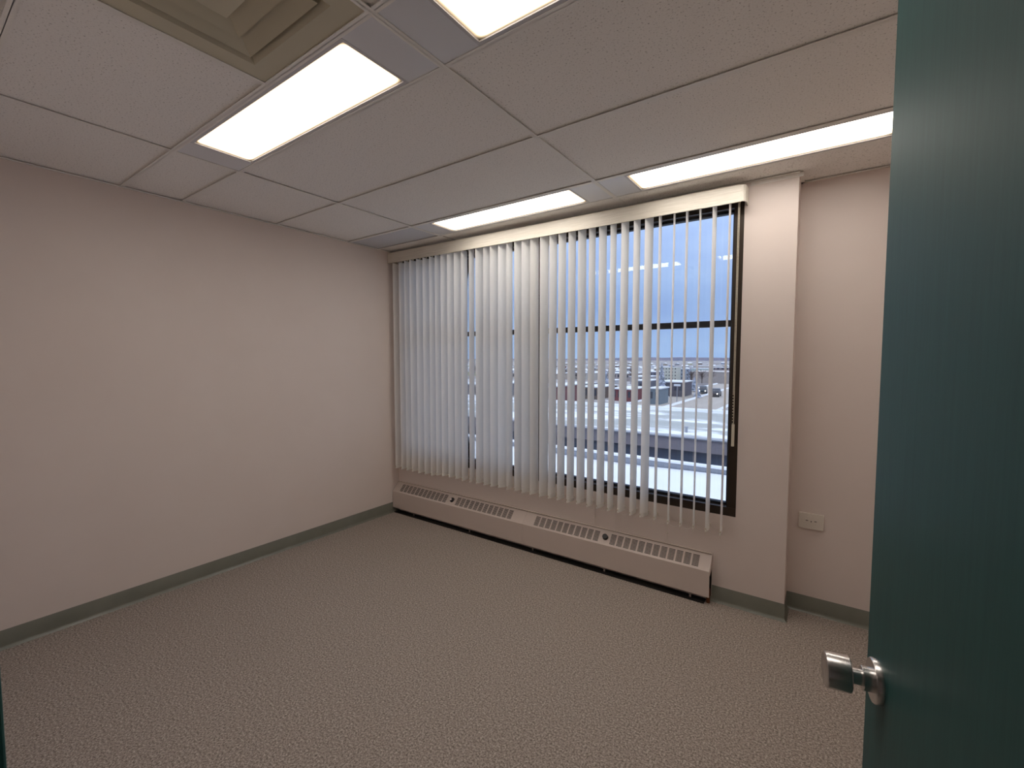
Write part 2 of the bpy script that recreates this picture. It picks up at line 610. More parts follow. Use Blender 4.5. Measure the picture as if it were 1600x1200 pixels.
for hz in (0.25, 1.05, 1.85):
    hg = MB().lathe([(0.006, hz), (0.006, hz + 0.1)], 12, 'z', (-0.004, 0.004, 0)).build('hinge', 'steel', door, smooth=True)
tr_ = MB().box((OX0, -3.035, 0), (2.75, -2.876, OZ)).box((3.69, -3.035, 0), (OX1, -2.905, OZ)).box((2.75, -3.035, 2.145), (3.69, -2.905, OZ)).build('trim_1', 'teal_frame', bevel=0.002)
struct(tr_, 'teal metal door frame around the doorway', 'door frame')

# ------------------------------------------------------------------ ceiling lights


def ceiling_light(i, y0, y1, label):
    x0, x1 = COL[i], COL[i + 1]
    cx, cy = (x0 + x1) / 2, (y0 + y1) / 2
    t = tag(empty('ceiling_light', (cx, cy, H)), label, 'ceiling light', 'recessed fluorescent ceiling lights')
    hx, hy = (x1 - x0) / 2 - 0.005, (y1 - y0) / 2 - 0.005
    lx, ly = 0.583, 0.126
    MB().box((-hx, -hy, 0.09), (hx, hy, 0.094)).box((-hx, -hy, 0.004), (-hx + .003, hy, 0.09)).box((hx - .003, -hy, 0.004), (hx, hy, 0.09)) \
        .box((-hx, -hy, 0.004), (hx, -hy + .003, 0.09)).box((-hx, hy - .003, 0.004), (hx, hy, 0.09)).build('housing', 'fixture', t)
    for s_ in (-1, 1):
        a, b_ = sorted((s_ * (lx + 0.012), s_ * (hx - 0.001)))
        MB().box((a, -hy + .001, 0.003), (b_, hy - .001, 0.006)).build('end_plate', 'fixture', t)
    fr = MB()
    fr.box((-lx - .012, -hy + .001, 0.002), (lx + .012, -ly, 0.014)).box((-lx - .012, ly, 0.002), (lx + .012, hy - .001, 0.014))
    fr.box((-lx - .012, -ly, 0.002), (-lx, ly, 0.014)).box((lx, -ly, 0.002), (lx + .012, ly, 0.014))
    fr.build('lens_frame', 'fixture_frame', t)
    MB().box((-lx, -ly, 0.008), (lx, ly, 0.011)).build('lens', 'lens', t)
    return t


ceiling_light(1, RA, RB, 'recessed light panel beside the square air diffuser, parallel to the window')
ceiling_light(1, RD, RE, 'recessed light panel above the blind next to the blank metal panel')
ceiling_light(2, RD, RE, 'recessed light panel over the pillar, ending by the set-back bay')
ceiling_light(2, RA, RB, 'recessed light panel in the row of the air diffuser, nearer the door')

# square air diffuser: stepped cones
v = tag(empty('air_diffuser', ((1.7135 + 2.323) / 2, (RZ + RA) / 2, H)), 'square stepped air diffuser in the ceiling grid', 'air vent')


def sq_ring(h0, z0, h1, z1, t=0.0015):
    a = [(-h0, -h0, z0), (h0, -h0, z0), (h0, h0, z0), (-h0, h0, z0), (-h1, -h1, z1), (h1, -h1, z1), (h1, h1, z1), (-h1, h1, z1)]
    a += [(x, y, z + t) for x, y, z in a]
    f = []
    for k in range(4):
        n = (k + 1) % 4
        f += [(k, n, 4 + n, 4 + k), (8 + k, 8 + n, 12 + n, 12 + k), (k, n, 8 + n, 8 + k), (4 + k, 4 + n, 12 + n, 12 + k)]
    return MB().add(a, f)


sq_ring(0.297, 0.0035, 0.225, 0.0035).build('border', 'diffuser', v)
sq_ring(0.225, 0.0035, 0.205, 0.03).build('cone', 'diffuser', v)
sq_ring(0.20, 0.006, 0.145, 0.03).build('cone', 'diffuser', v)
sq_ring(0.135, 0.006, 0.085, 0.03).build('cone', 'diffuser', v)
MB().box((-0.075, -0.075, 0.006), (0.075, 0.075, 0.009)).build('centre_plate', 'diffuser', v)
MB().box((-0.29, -0.29, 0.06), (0.29, 0.29, 0.062)).build('backing', 'dark', v)

# ------------------------------------------------------------------ vertical blind
BY = -0.055
bl = tag(empty('vertical_blind', (0, BY, 0.46)), 'off-white vertical blind with half open vinyl slats under a fabric valance', 'blind')


def bpart(mb, name, material, smooth=False, bevel=0, parent=None):
    o = mb.build(name, material, parent or bl, smooth, bevel)
    if parent is None:
        o.location = (0, -BY, -0.46)
    return o


TILT = -0.0062
# valance: face board with chamfered right corner and return
VY, VZ0, VZ1 = -0.103, 2.408, 2.4985


def vz(x, z):
    return z + TILT * x


def vstrip(pts):
    """board following plan points, between bottom and top"""
    t = 0.004
    mb = MB()
    for (xa, ya), (xb, yb) in zip(pts[:-1], pts[1:]):
        d = Vector((xb - xa, yb - ya)).normalized()
        n = Vector((-d.y, d.x)) * t
        q = [(xa, ya), (xb, yb), (xb + n.x, yb + n.y), (xa + n.x, ya + n.y)]
        vs_ = [(x, y, vz(x, VZ0)) for x, y in q] + [(x, y, vz(x, VZ1)) for x, y in q]
        mb.add(vs_, [(0, 3, 2, 1), (4, 5, 6, 7), (0, 1, 5, 4), (1, 2, 6, 5), (2, 3, 7, 6), (3, 0, 4, 7)])
    return mb


bpart(vstrip([(0.006, VY), (3.022, VY)]), 'valance_face', 'valance')
bpart(vstrip([(3.022, VY), (3.034, VY + 0.004), (3.043, VY + 0.014), (3.047, VY + 0.03), (3.047, -0.003)]), 'valance_return', 'valance', True)
lip = MB()
for z in (VZ0 - 0.002, VZ1 - 0.001):
    q = [(0.006, VY - 0.002), (3.022, VY - 0.002), (3.022, VY + 0.008), (0.006, VY + 0.008)]
    vs_ = [(x, y, vz(x, z)) for x, y in q] + [(x, y, vz(x, z + 0.003)) for x, y in q]
    lip.add(vs_, [(0, 3, 2, 1), (4, 5, 6, 7), (0, 1, 5, 4), (1, 2, 6, 5), (2, 3, 7, 6), (3, 0, 4, 7)])
bpart(lip, 'valance_lip', 'plastic')
bpart(MB().box((0.012, BY - 0.02, 2.432), (3.03, BY + 0.02, 2.462)), 'headrail', 'plastic', bevel=0.002)
for x in (0.35, 1.5, 2.65):
    bpart(MB().box((x - 0.02, VY + 0.005, 2.464), (x + 0.02, -0.002, 2.468)), 'mounting_bracket', 'plastic')

# slats
SW, SN = 0.089, 10
prof = []
for k in range(SN + 1):
    t = k / SN * 2 - 1
    prof.append((t * SW / 2, -0.0055 * (1 - t * t) + 0.0027))
sheet = MB()                                   # vinyl under a millimetre thick: one translucent sheet
sheet.add([(x, y, z) for z in (0.0, 1.955) for x, y in prof], [(k, k + 1, SN + 2 + k, SN + 1 + k) for k in range(SN)])
slat_me = sheet.mesh('slat', smooth=True)
hem_me = MB().prism([(x * 0.985, y - 0.0016) for x, y in prof] + [(x * 0.985, y + 0.0016) for x, y in prof[::-1]], 0.0, 0.028, 'xy').mesh('bottom_weight', smooth=True)
clip_me = [MB().lathe([(0.0012, 0.027), (0.0045, 0.025), (0.0045, 0.018), (0.0012, 0.016)], 8, 'z', (sx * (SW / 2 + 0.003), 0, 0)).mesh('chain_clip')
           for sx in (-1, 1)]
stem_me = MB().box((-0.006, -0.003, 1.95), (0.006, 0.003, 1.985)).mesh('carrier_stem')
SLATS = [(0.0753, 95), (0.1535, 98), (0.2292, 96), (0.309, 89), (0.394, 88), (0.4764, 88), (0.5529, 93), (0.6238, 93),
         (0.6993, 85), (0.7784, 84), (0.8566, 84), (0.9253, 94), (1.0072, 100), (1.0926, 78), (1.1696, 83), (1.2449, 78),
         (1.3282, 66), (1.3977, 93), (1.4806, 79), (1.5547, 70), (1.6292, 75), (1.713, 72), (1.7867, 80), (1.8622, 80),
         (1.9422, 81), (2.0243, 76), (2.0995, 84), (2.1783, 78), (2.2528, 85), (2.332, 77), (2.4137, 81), (2.4897, 72),
         (2.5636, 96), (2.648, 99), (2.7264, 95), (2.8029, 97), (2.8828, 86), (2.9599, 93)]
S0 = 0.462
ends = []
for i, (x, ph) in enumerate(SLATS, 1):
    a = math.radians(ph)
    z = S0 + random.uniform(-0.004, 0.004) - (0.012 if i < 8 else 0)
    so = link('slat', slat_me, 'slat', bl)
    so.location = (x, 0, z - 0.46)
    so.rotation_euler = (random.uniform(-0.0015, 0.0015), random.uniform(-0.0012, 0.0012), a)
    link('bottom_weight', hem_me, 'slat', so)
    for cm in clip_me:
        link('chain_clip', cm, 'plastic', so)
    link('carrier_stem', stem_me, 'plastic', so)
    c_, s_ = math.cos(a) * (SW / 2 + 0.003), math.sin(a) * (SW / 2 + 0.003)
    ends.append(((x - c_, BY - s_, z + 0.021), (x + c_, BY + s_, z + 0.021)))
for side in (0, 1):
    for p, q in zip(ends[:-1], ends[1:]):
        p, q = Vector(p[side]), Vector(q[side])
        pts = [p.lerp(q, k / 8) - Vector((0, 0, 0.024 * (1 - (k / 4 - 1) ** 2))) for k in range(9)]
        bpart(MB().tube(pts, 0.0009, 4), 'spacer_chain', 'clear_plastic')
for i in (32, 34, 35, 36, 37, 33, 11, 21):
    p = ends[i][0]
    bpart(MB().tube([p, (p[0] + 0.001, p[1] - 0.001, p[2] - 0.02), (p[0], p[1], p[2] - 0.042)], 0.0012, 5), 'chain_tail', 'plastic')
# bead chain with its weight at the right side
ch = MB()
for k in range(150):
    z = 2.40 - k * 0.0086
    ch.lathe([(0.0008, z - 0.0043), (0.0023, z - 0.0018), (0.0023, z + 0.0018), (0.0008, z + 0.0043)], 6, 'z', (3.010, -0.058, 0))
    if k % 2 == 0 or z > 1.3:
        ch.lathe([(0.0008, z - 0.0043), (0.0021, z - 0.0018), (0.0021, z + 0.0018), (0.0008, z + 0.0043)], 6, 'z', (3.0045, -0.062, 0))
bpart(ch, 'bead_chain', 'plastic')
bpart(MB().box((3.001, -0.066, 0.992), (3.016, -0.054, 1.122)), 'chain_weight', 'plastic', bevel=0.002)
# two loose tilt cords hanging down to the heater, each with a small bob
for x, zt, zb, zend in ((2.119, 0.50, 0.378, 0.30), (2.63, 0.50, 0.372, 0.29)):
    co = bpart(MB().tube([(x, -0.012, zt), (x + 0.001, -0.012, (zt + zb) / 2), (x, -0.011, zend)], 0.0009, 5), 'loose_cord', 'clear_plastic')
    MB().lathe([(0.002, zb + 0.005), (0.005, zb + 0.002), (0.005, zb - 0.003), (0.002, zb - 0.005)], 10, 'z', (x, -0.012, 0)).build('cord_bob', 'white_plastic', co, True)

# ------------------------------------------------------------------ baseboard heater
HX0, HX1, HM = 0.006, 2.905, 1.535
YF, ZF0, ZF1 = -0.082, 0.05, 0.212
YT, ZT = -0.010, 0.292
ht = tag(empty('baseboard_heater', ((HX0 + HX1) / 2, 0, 0)), 'long beige enamelled baseboard heater with slotted sloping top under the window', 'heater')
ho = -Vector(ht.location)


def hpart(mb, name, material, smooth=False, bevel=0, parent=None):
    o = mb.build(name, material, parent or ht, smooth, bevel)
    if parent is None:
        o.location = ho
    return o


hpart(MB().box((HX0, -0.006, 0.03), (HX1, -0.001, 0.30)).box((HX0, -0.016, 0.297), (HX1, -0.001, 0.301)), 'back_plate', 'heater')
for a, b_ in ((HX0, HM - 0.0008), (HM + 0.0008, HX1)):
    hpart(MB().box((a, YF, ZF0), (b_, YF + 0.0015, ZF1)).box((a, YF, ZF0), (b_, YF + 0.014, ZF0 + 0.0015)), 'front_panel', 'heater')
sl = Vector((0, YT - YF, ZT - ZF1))
SL = sl.length
sd = sl / SL
sn = Vector((0, -sd.z, sd.y))          # outward normal of the sloping top


def grille(x0, x1, groups):
    """sloping cover with real slots; groups = [(xstart, columns, pitch)]"""
    xs = [x0]
    holes = []
    for g0, n, p in groups:
        for k in range(n):
            a = g0 + k * p
            xs += [a, a + p * 0.80]
            holes.append((a, a + p * 0.80))
    xs = sorted(set(xs + [x1]))
    m0, m1, nr = 0.016, SL - 0.016, 9
    pitch = (m1 - m0) / nr
    ts = [0.0]
    for k in range(nr):
        ts += [m0 + k * pitch, m0 + k * pitch + pitch * 0.60]
    ts.append(SL)
    mb = MB()
    T = 0.0014
    vs_, idx = [], {}

    def vid(i, j, s_):
        key = (i, j, s_)
        if key not in idx:
            p = Vector((xs[i], YF, ZF1)) + sd * ts[j] - sn * (T * s_)
            idx[key] = len(vs_)
            vs_.append(tuple(p))
        return idx[key]
    fs = []
    hs = set(holes)
    solid = {}
    for i in range(len(xs) - 1):
        for j in range(len(ts) - 1):
            solid[i, j] = not ((xs[i], xs[i + 1]) in hs and j % 2 == 1)
    for (i, j), ok in solid.items():
        if not ok:
            continue
        fs.append((vid(i, j, 0), vid(i + 1, j, 0), vid(i + 1, j + 1, 0), vid(i, j + 1, 0)))
        fs.append((vid(i, j, 1), vid(i, j + 1, 1), vid(i + 1, j + 1, 1), vid(i + 1, j, 1)))
        for (di, dj, e0, e1) in ((-1, 0, (0, 0), (0, 1)), (1, 0, (1, 0), (1, 1)), (0, -1, (0, 0), (1, 0)), (0, 1, (0, 1), (1, 1))):
            if not solid.get((i + di, j + dj), False):
                a, b_ = (i + e0[0], j + e0[1]), (i + e1[0], j + e1[1])
                fs.append((vid(*a, 0), vid(*b_, 0), vid(*b_, 1), vid(*a, 1)))
    return mb.add(vs_, fs)


hpart(grille(HX0, HM - 0.0008, [(0.095, 12, 0.0512), (0.812, 12, 0.0512)]), 'slotted_cover', 'heater')
hpart(grille(HM + 0.0008, HX1, [(1.632, 11, 0.0495), (2.252, 12, 0.0495)]), 'slotted_cover', 'heater')
# right-hand end tab folded down, left end closed by the wall
hpart(MB().prism([(YT + 0.008, 0.30), (YT, ZT), (YF + 0.001, ZF1), (YF + 0.012, ZF1 - 0.03), (-0.03, 0.20), (-0.004, 0.235)], HX1 - 0.0015, HX1, 'yz'), 'end_tab', 'heater')
hpart(MB().box((HX0, -0.066, 0.075), (HX1 - 0.03, -0.012, 0.13)), 'fin_element', 'fins')
hpart(MB().prism([(YF + 0.006, ZF1 - 0.006), (YT - 0.001, ZT - 0.012), (YT - 0.001, ZT - 0.015), (YF + 0.006, ZF1 - 0.009)], HX0, HX1 - 0.004, 'yz'), 'slot_shade', 'dark')  # added near-black plate close under the cover, painted shade for the slots
hpart(MB().box((HX0, -0.074, 0.0), (HX1 - 0.03, -0.006, 0.003)), 'floor_shade', 'dark')  # dark sheet on the carpet standing for the deep shadow under the heater
hpart(MB().box((HX0, -0.0075, 0.03), (HX1 - 0.002, -0.006, 0.29)), 'inner_liner', 'dark')
hpart(MB().tube([(HX1 - 0.04, -0.04, 0.10), (HX1 - 0.02, -0.04, 0.10), (HX1 - 0.012, -0.04, 0.085), (HX1 - 0.012, -0.04, 0.0)], 0.011, 10), 'pipe', 'copper', True)
for x in (0.25, 0.95, 1.6, 2.2, 2.78):
    hpart(MB().box((x, -0.078, 0.044), (x + 0.012, -0.004, 0.048)).box((x, -0.04, 0.0), (x + 0.012, -0.036, 0.046)), 'support_bracket', 'heater')


def on_top(x, t, h=0.0):
    return Vector((x, YF, ZF1)) + sd * t + sn * h


def disc(c, r0, h0, r1, h1, name, material, parent=None):
    mb = MB()
    n = 20
    e1, e2 = Vector((1, 0, 0)), sd
    vs_ = []
    for r, h in ((r0, h0), (r1, h1)):
        for k in range(n):
            q = 2 * math.pi * k / n
            vs_.append(c + e1 * (r * math.cos(q)) + e2 * (r * math.sin(q)) + sn * h)
    fs = [(k, (k + 1) % n, n + (k + 1) % n, n + k) for k in range(n)] + [tuple(range(n))[::-1], tuple(range(n, 2 * n))]
    mb.add(vs_, fs)
    if parent:
        return mb.build(name, material, parent, True)
    return hpart(mb, name, material, True)


c = on_top(0.762, SL * 0.50)
k1 = disc(c, 0.023, -0.001, 0.021, 0.006, 'damper_dial', 'black_plastic')
disc(c - Vector((0.006, 0, 0.002)), 0.011, 0.004, 0.009, 0.016, 'dial_stem', 'chrome', k1)
k2 = disc(on_top(2.215, SL * 0.52), 0.021, -0.001, 0.018, 0.02, 'damper_knob', 'black_plastic')
disc(on_top(2.215, SL * 0.52), 0.018, 0.02, 0.010, 0.021, 'knob_cap', 'black_plastic', k2)

# ------------------------------------------------------------------ wall outlet on the set-back wall
ot = tag(empty('wall_outlet', (3.4015, REC, 0.555)), 'ivory surface mounted outlet plate on the wall of the bay', 'outlet')
MB().box((-0.0615, -0.016, -0.046), (0.0615, 0, 0.046)).build('cover_plate', 'white_plastic', ot, bevel=0.003)
rc = MB().box((-0.030, -0.0175, -0.012), (0.030, -0.0155, 0.014)).build('receptacle', 'white_plastic', ot, bevel=0.001)
for x in (-0.021, 0.021):
    MB().box((x - 0.006, -0.0182, 0.002), (x + 0.006, -0.017, 0.0055)).build('slot', 'slot', rc)
MB().lathe([(0.0032, -0.0185), (0.0032, -0.016)], 12, 'y', (0, 0, 0)).build('screw', 'slot', rc)

# ------------------------------------------------------------------ outdoors
GZ = -8.0
gr = MB()
prof = [(6, GZ), (60, GZ), (180, GZ), (260, -12.2), (420, -19.5), (700, -20.5), (1500, -17), (3200, -9)]
n = len(prof)
vs_ = [(-2600, y, z) for y, z in prof] + [(1400, y, z) for y, z in prof]
gr.add(vs_, [(i, i + 1, n + i + 1, n + i) for i in range(n - 1)])
struct(gr.build('ground', 'ground'), 'snow patched town ground outside the window', 'ground')


def gz(y):
    for (y0, z0), (y1, z1) in zip(prof[:-1], prof[1:]):
        if y0 <= y <= y1:
            return z0 + (z1 - z0) * (y - y0) / (y1 - y0)
    return prof[0][1] if y < prof[0][0] else prof[-1][1]


hb_ = MB()
random.seed(3)
N = 90
vs_ = []
for k in range(N + 1):
    x = -2600 + 4000 * k / N
    y = 2900 + 60 * math.sin(k * 0.7)
    h = 6 + 10 * max(0, math.sin((x + 1500) / 420.0)) + random.uniform(-1.5, 2.5)
    vs_ += [(x, y, -14), (x, y + 40, h - 8), (x, y + 260, h - 5)]
fs = []
for k in range(N):
    for j in (0, 1):
        fs.append((k * 3 + j, k * 3 + j + 1, (k + 1) * 3 + j + 1, (k + 1) * 3 + j))
struct(hb_.add(vs_, fs).build('hills', 'hill'), 'low wooded hills on the horizon', 'hill')

# street running away on the right, with kerb lines of ploughed snow
rd = MB()
rp_ = [(1062, 640), (1138, 614)]


def gp(u, v_, z=GZ):
    d = ray(u, v_)
    t = (z - CAM.z) / d.z
    p = CAM + d * t
    return Vector((p.x, p.y, z))


rx0, rx1 = -30.0, -13.0
road = struct(MB().box((rx0, 40, GZ), (rx1, 180, GZ + 0.06)).build('road', 'road'), 'tan sanded street beyond the flat roof', 'road')
for x in (rx0 - 0.8, rx0 + 7.5, rx1):
    MB().prism([(x, GZ + 0.05), (x + 0.4, GZ + 0.4), (x + 0.8, GZ + 0.05)], 40, 180, 'xz').build('snow_bank', 'snow', road)

# own lower roof under the window: snow field with a parapet
nr_ = tag(empty('lower_roof', (-6, 8, -3.2)), 'snow covered lower roof with a grey parapet just below the window', 'roof')


def npart(mb, name, material):
    o = mb.build(name, material, nr_)
    o.location = (6, -8, 3.2)
    return o


npart(MB().box((-30, 0.5, -8), (12, 16.0, -3.14)), 'roof_block', 'parapet')
sv, sf = [], []
NX, NY = 42, 16
random.seed(5)
for j in range(NY + 1):
    for i in range(NX + 1):
        sv.append((-30 + i, 0.5 + j * 15.2 / NY, -3.02 + 0.05 * math.sin(i * 0.5 + j * 0.3) + random.uniform(-0.012, 0.012)))
for j in range(NY):
    for i in range(NX):
        q = j * (NX + 1) + i
        sf.append((q, q + 1, q + NX + 2, q + NX + 1))
npart(MB().add(sv, sf), 'snow_cover', 'snow').data.polygons.foreach_set('use_smooth', [True] * (NX * NY))
npart(MB().box((-30, 15.75, -3.1), (12, 16.05, -2.78)), 'parapet', 'parapet')
npart(MB().prism([(15.70, -2.78), (15.74, -2.72), (15.9, -2.68), (16.06, -2.72), (16.1, -2.78)], -30, 12, 'yz'), 'parapet_snow', 'snow')

# neighbouring flat-roofed building
fb = tag(empty('flat_roof_building', (-10, 27, GZ)), 'long flat roofed building with mauve grey fascia and patchy snow on its roof', 'building')


def fpart(mb, name, material):
    o = mb.build(name, material, fb)
    o.location = -Vector(fb.location)
    return o


fpart(MB().box((-60, 20.9, GZ), (14, 33.3, -2.75)), 'walls', 'band')
for k in range(18):
    x = -58 + k * 4
    fpart(MB().box((x, 20.82, GZ), (x + 0.12, 20.9, -3.1)), 'wall_rib', 'fascia')
fpart(MB().box((-60.3, 20.5, -3.16), (14.3, 20.9, -2.5)), 'fascia', 'fascia')
fpart(MB().box((-60.3, 20.4, -2.52), (14.3, 20.95, -2.46)), 'coping', 'parapet')
fpart(MB().box((-60, 20.9, -2.76), (14, 33.6, -2.56)), 'roof_deck', 'roof_gravel')
fpart(MB().prism([(33.1, -2.56), (33.25, -2.38), (33.5, -2.34), (33.7, -2.4), (33.75, -2.56)], -60, 14, 'yz'), 'edge_snow', 'snow')
for u, v0, Z in ((1075, 672, 24.5), (1113, 650, 32.0)):
    p = out(u, Z, 0)
    fpart(MB().lathe([(0.07, -2.57), (0.07, -2.30), (0.11, -2.29), (0.11, -2.25), (0.03, -2.22)], 12, 'z', (p.x, p.y, 0)), 'roof_vent', 'parapet')

# town buildings: (name, u0, u1, vtop, Z, depth, wall colour, roof, windows(cols,rows), label)
T = [
    ('apartment_building', 1030, 1058, 573.5, 440, 14, (0.62, 0.60, 0.50), 'snow', (6, 4), 'cream four storey apartment block with rows of small windows'),
    ('office_block', 1059, 1077, 576, 450, 16, (0.36, 0.41, 0.50), 'snow', (4, 3), 'blue grey office block beside the cream apartment block'),
    ('long_building', 1080, 1109, 575.5, 400, 18, (0.45, 0.50, 0.47), 'snow', (8, 2), 'long pale green building behind the beige warehouse'),
    ('warehouse', 1079, 1150, 581, 290, 40, (0.42, 0.36, 0.32), 'flat', (0, 0), 'large plain beige warehouse beyond the street'),
    ('shop_building', 1031, 1068, 596, 112, 9, (0.11, 0.10, 0.12), 'snow', (5, 1), 'dark shop building with a snow covered roof by the street'),
    ('brick_building', 957, 988, 607, 100, 10, (0.20, 0.055, 0.06), 'snow', (4, 1), 'dark red building with a snowy flat roof'),
    ('grey_building', 991, 1013, 594, 110, 9, (0.14, 0.15, 0.19), 'snow', (3, 1), 'charcoal building beside the dark red building'),
    ('slate_building', 1009, 1026, 580.5, 210, 12, (0.16, 0.16, 0.21), 'snow', (3, 1), 'slate coloured building behind the charcoal building'),
    ('garage', 1014, 1032, 606, 92, 6, (0.16, 0.20, 0.23), 'snow', (2, 1), 'blue grey garage in front of the dark shop'),
    ('white_building', 934, 956, 594, 170, 12, (0.60, 0.60, 0.62), 'snow', (4, 2), 'white two storey building next to the dark red building'),
    ('brown_building', 905, 934, 604, 105, 12, (0.16, 0.12, 0.10), 'snow', (4, 1), 'dark brown building behind the flat roof'),
    ('tan_building', 868, 902, 600, 112, 12, (0.34, 0.28, 0.23), 'snow', (5, 1), 'tan building with snow on its roof behind the blind'),
    ('maroon_building', 820, 862, 603, 90, 12, (0.22, 0.09, 0.09), 'snow', (6, 1), 'maroon building seen between the closed slats'),
    ('green_building', 770, 815, 598, 135, 12, (0.16, 0.20, 0.17), 'snow', (6, 1), 'dull green building seen between the closed slats'),
    ('low_building', 715, 765, 600, 110, 12, (0.24, 0.23, 0.24), 'snow', (6, 1), 'low grey building at the end of the row beside the dull green one'),
    ('hall_building', 880, 930, 582, 260, 20, (0.48, 0.44, 0.40), 'snow', (8, 1), 'pale hall with a wide white roof'),
    ('store_building', 945, 990, 583, 240, 20, (0.40, 0.34, 0.32), 'snow', (7, 1), 'brownish store with a wide white roof'),
    ('school_building', 800, 870, 583, 250, 20, (0.44, 0.36, 0.30), 'snow', (10, 1), 'low school building with many windows'),
    ('clinic_building', 1085, 1122, 571.5, 620, 25, (0.52, 0.46, 0.42), 'snow', (7, 2), 'pale brown clinic building far behind the warehouse'),
    ('terrace_building', 985, 1012, 588, 165, 12, (0.40, 0.38, 0.38), 'snow', (4, 1), 'grey terrace with a white roof behind the charcoal building'),
    ('church_building', 1112, 1140, 574, 520, 25, (0.30, 0.24, 0.24), 'snow', (4, 1), 'dark brown hall by the wooded rise'),
]
FOOT = []
for name, u0, u1, vt, Z, dep, col, roof, (nc, nrw), label in T:
    pL, pR = out(u0, Z, 0), out(u1, Z, 0)
    y = (pL.y + pR.y) / 2
    # keep both silhouette columns on the front wall plane
    dL, dR = ray(u0, 560.6), ray(u1, 560.6)
    x0 = CAM.x + dL.x / dL.y * (y - CAM.y)
    x1 = CAM.x + dR.x / dR.y * (y - CAM.y)
    zt = CAM.z - (vt - 560.6) / FPX * Z
    zb = min(gz(y), gz(min(y + dep, 3000)))
    cx = (x0 + x1) / 2
    FOOT.append((x0, x1, y, y + dep))
    t = tag(empty(name, (cx, y + dep / 2, zb)), label, 'building')
    hx, hy, h = (x1 - x0) / 2, dep / 2, zt - zb
    MB().box((-hx, -hy, 0), (hx, hy, h - 0.25)).build('walls', colmat(col), t)
    rm = 'snow' if roof == 'snow' else colmat((0.5, 0.46, 0.43))
    MB().box((-hx - .2, -hy - .2, h - 0.25), (hx + .2, hy + .2, h)).build('roof', rm, t)
    if nc:
        fh = h / nrw if nrw > 1 else min(h, 3.2)
        ww_, wh_ = 2 * hx / nc * (0.34 if nrw > 2 else 0.5), min(1.4, fh * (0.36 if nrw > 2 else 0.48))
        wm = MB().box((-ww_ / 2, -0.06, 0), (ww_ / 2, 0.02, wh_)).mesh('window')
        for i in range(nc):
            for j in range(nrw):
                o = link('window', wm, 'winglass', t)
                o.location = (-hx + 2 * hx * (i + 0.5) / nc, -hy, (h - fh * (j + 1)) + fh * 0.3)

# rows of far houses
names = ['white', 'cream', 'grey', 'brown', 'blue grey', 'tan', 'rust red', 'pale yellow']
cols = [(0.66, 0.66, 0.66), (0.60, 0.55, 0.44), (0.34, 0.34, 0.36), (0.22, 0.16, 0.13), (0.26, 0.31, 0.40), (0.42, 0.35, 0.28), (0.33, 0.12, 0.09), (0.6, 0.56, 0.36)]


def house_mesh(wd, dp, h, rf):
    return (MB().box((-wd / 2, -dp / 2, 0), (wd / 2, dp / 2, h)).mesh('walls'),
            MB().prism([(-dp / 2 - .5, h), (0, h + rf), (dp / 2 + .5, h)], -wd / 2 - .4, wd / 2 + .4, 'yz').mesh('roof'),
            MB().box((-0.9, -dp / 2 - 0.06, h * 0.35), (0.9, -dp / 2, h * 0.35 + 1.4)).mesh('window'))


hm = house_mesh(13, 9, 4.6, 2.6)
random.seed(11)
rowsH = [(500, 15), (640, 18), (820, 20), (1050, 20), (1400, 22)]
placed = []
for Z, cnt in rowsH:
    for k in range(cnt):
        u = 725 + (1140 - 725) * (k + random.uniform(0.2, 0.8)) / cnt
        p = out(u, Z * random.uniform(0.93, 1.07), 0)
        if any(abs(p.x - q.x) < 19 and abs(p.y - q.y) < 19 for q in placed):
            continue
        placed.append(p)
        z = gz(p.y)
        ci = random.randrange(8)
        t = tag(empty('house', (p.x, p.y, z), random.choice([0, 0, math.pi / 2])), '%s house with a snowy gable roof far across the town' % names[ci], 'house', 'far %s houses' % names[ci])
        wm_ = hm[0].copy()
        wm_.materials.append(colmat(cols[ci]))
        link('walls', wm_, None, t)
        link('roof', hm[1], 'snow', t)
        for x in (-3.5, 3.0):
            o = link('window', hm[2], 'winglass', t)
            o.location = (x, 0, 0)


# bare winter trees between the buildings
random.seed(21)


def bare_tree_meshes():
    tr2 = MB().tube([(0, 0, 0), (0.1, 0, 2.0), (0, 0.1, 4.2)], 0.16, 5).mesh('trunk')
    tw = MB()
    for k in range(46):
        a_ = random.uniform(0, 2 * math.pi)
        z0 = random.uniform(1.6, 4.0)
        r_ = random.uniform(0.8, 2.3) * (1 - 0.08 * abs(z0 - 2.4))
        z1 = z0 + random.uniform(0.8, 2.6)
        tw.tube([(0, 0, z0), (0.5 * r_ * math.cos(a_), 0.5 * r_ * math.sin(a_), z0 + 0.6 * (z1 - z0)),
                 (r_ * math.cos(a_ + 0.2), r_ * math.sin(a_ + 0.2), z1)], 0.06, 3)
    return tr2, tw.mesh('branches')


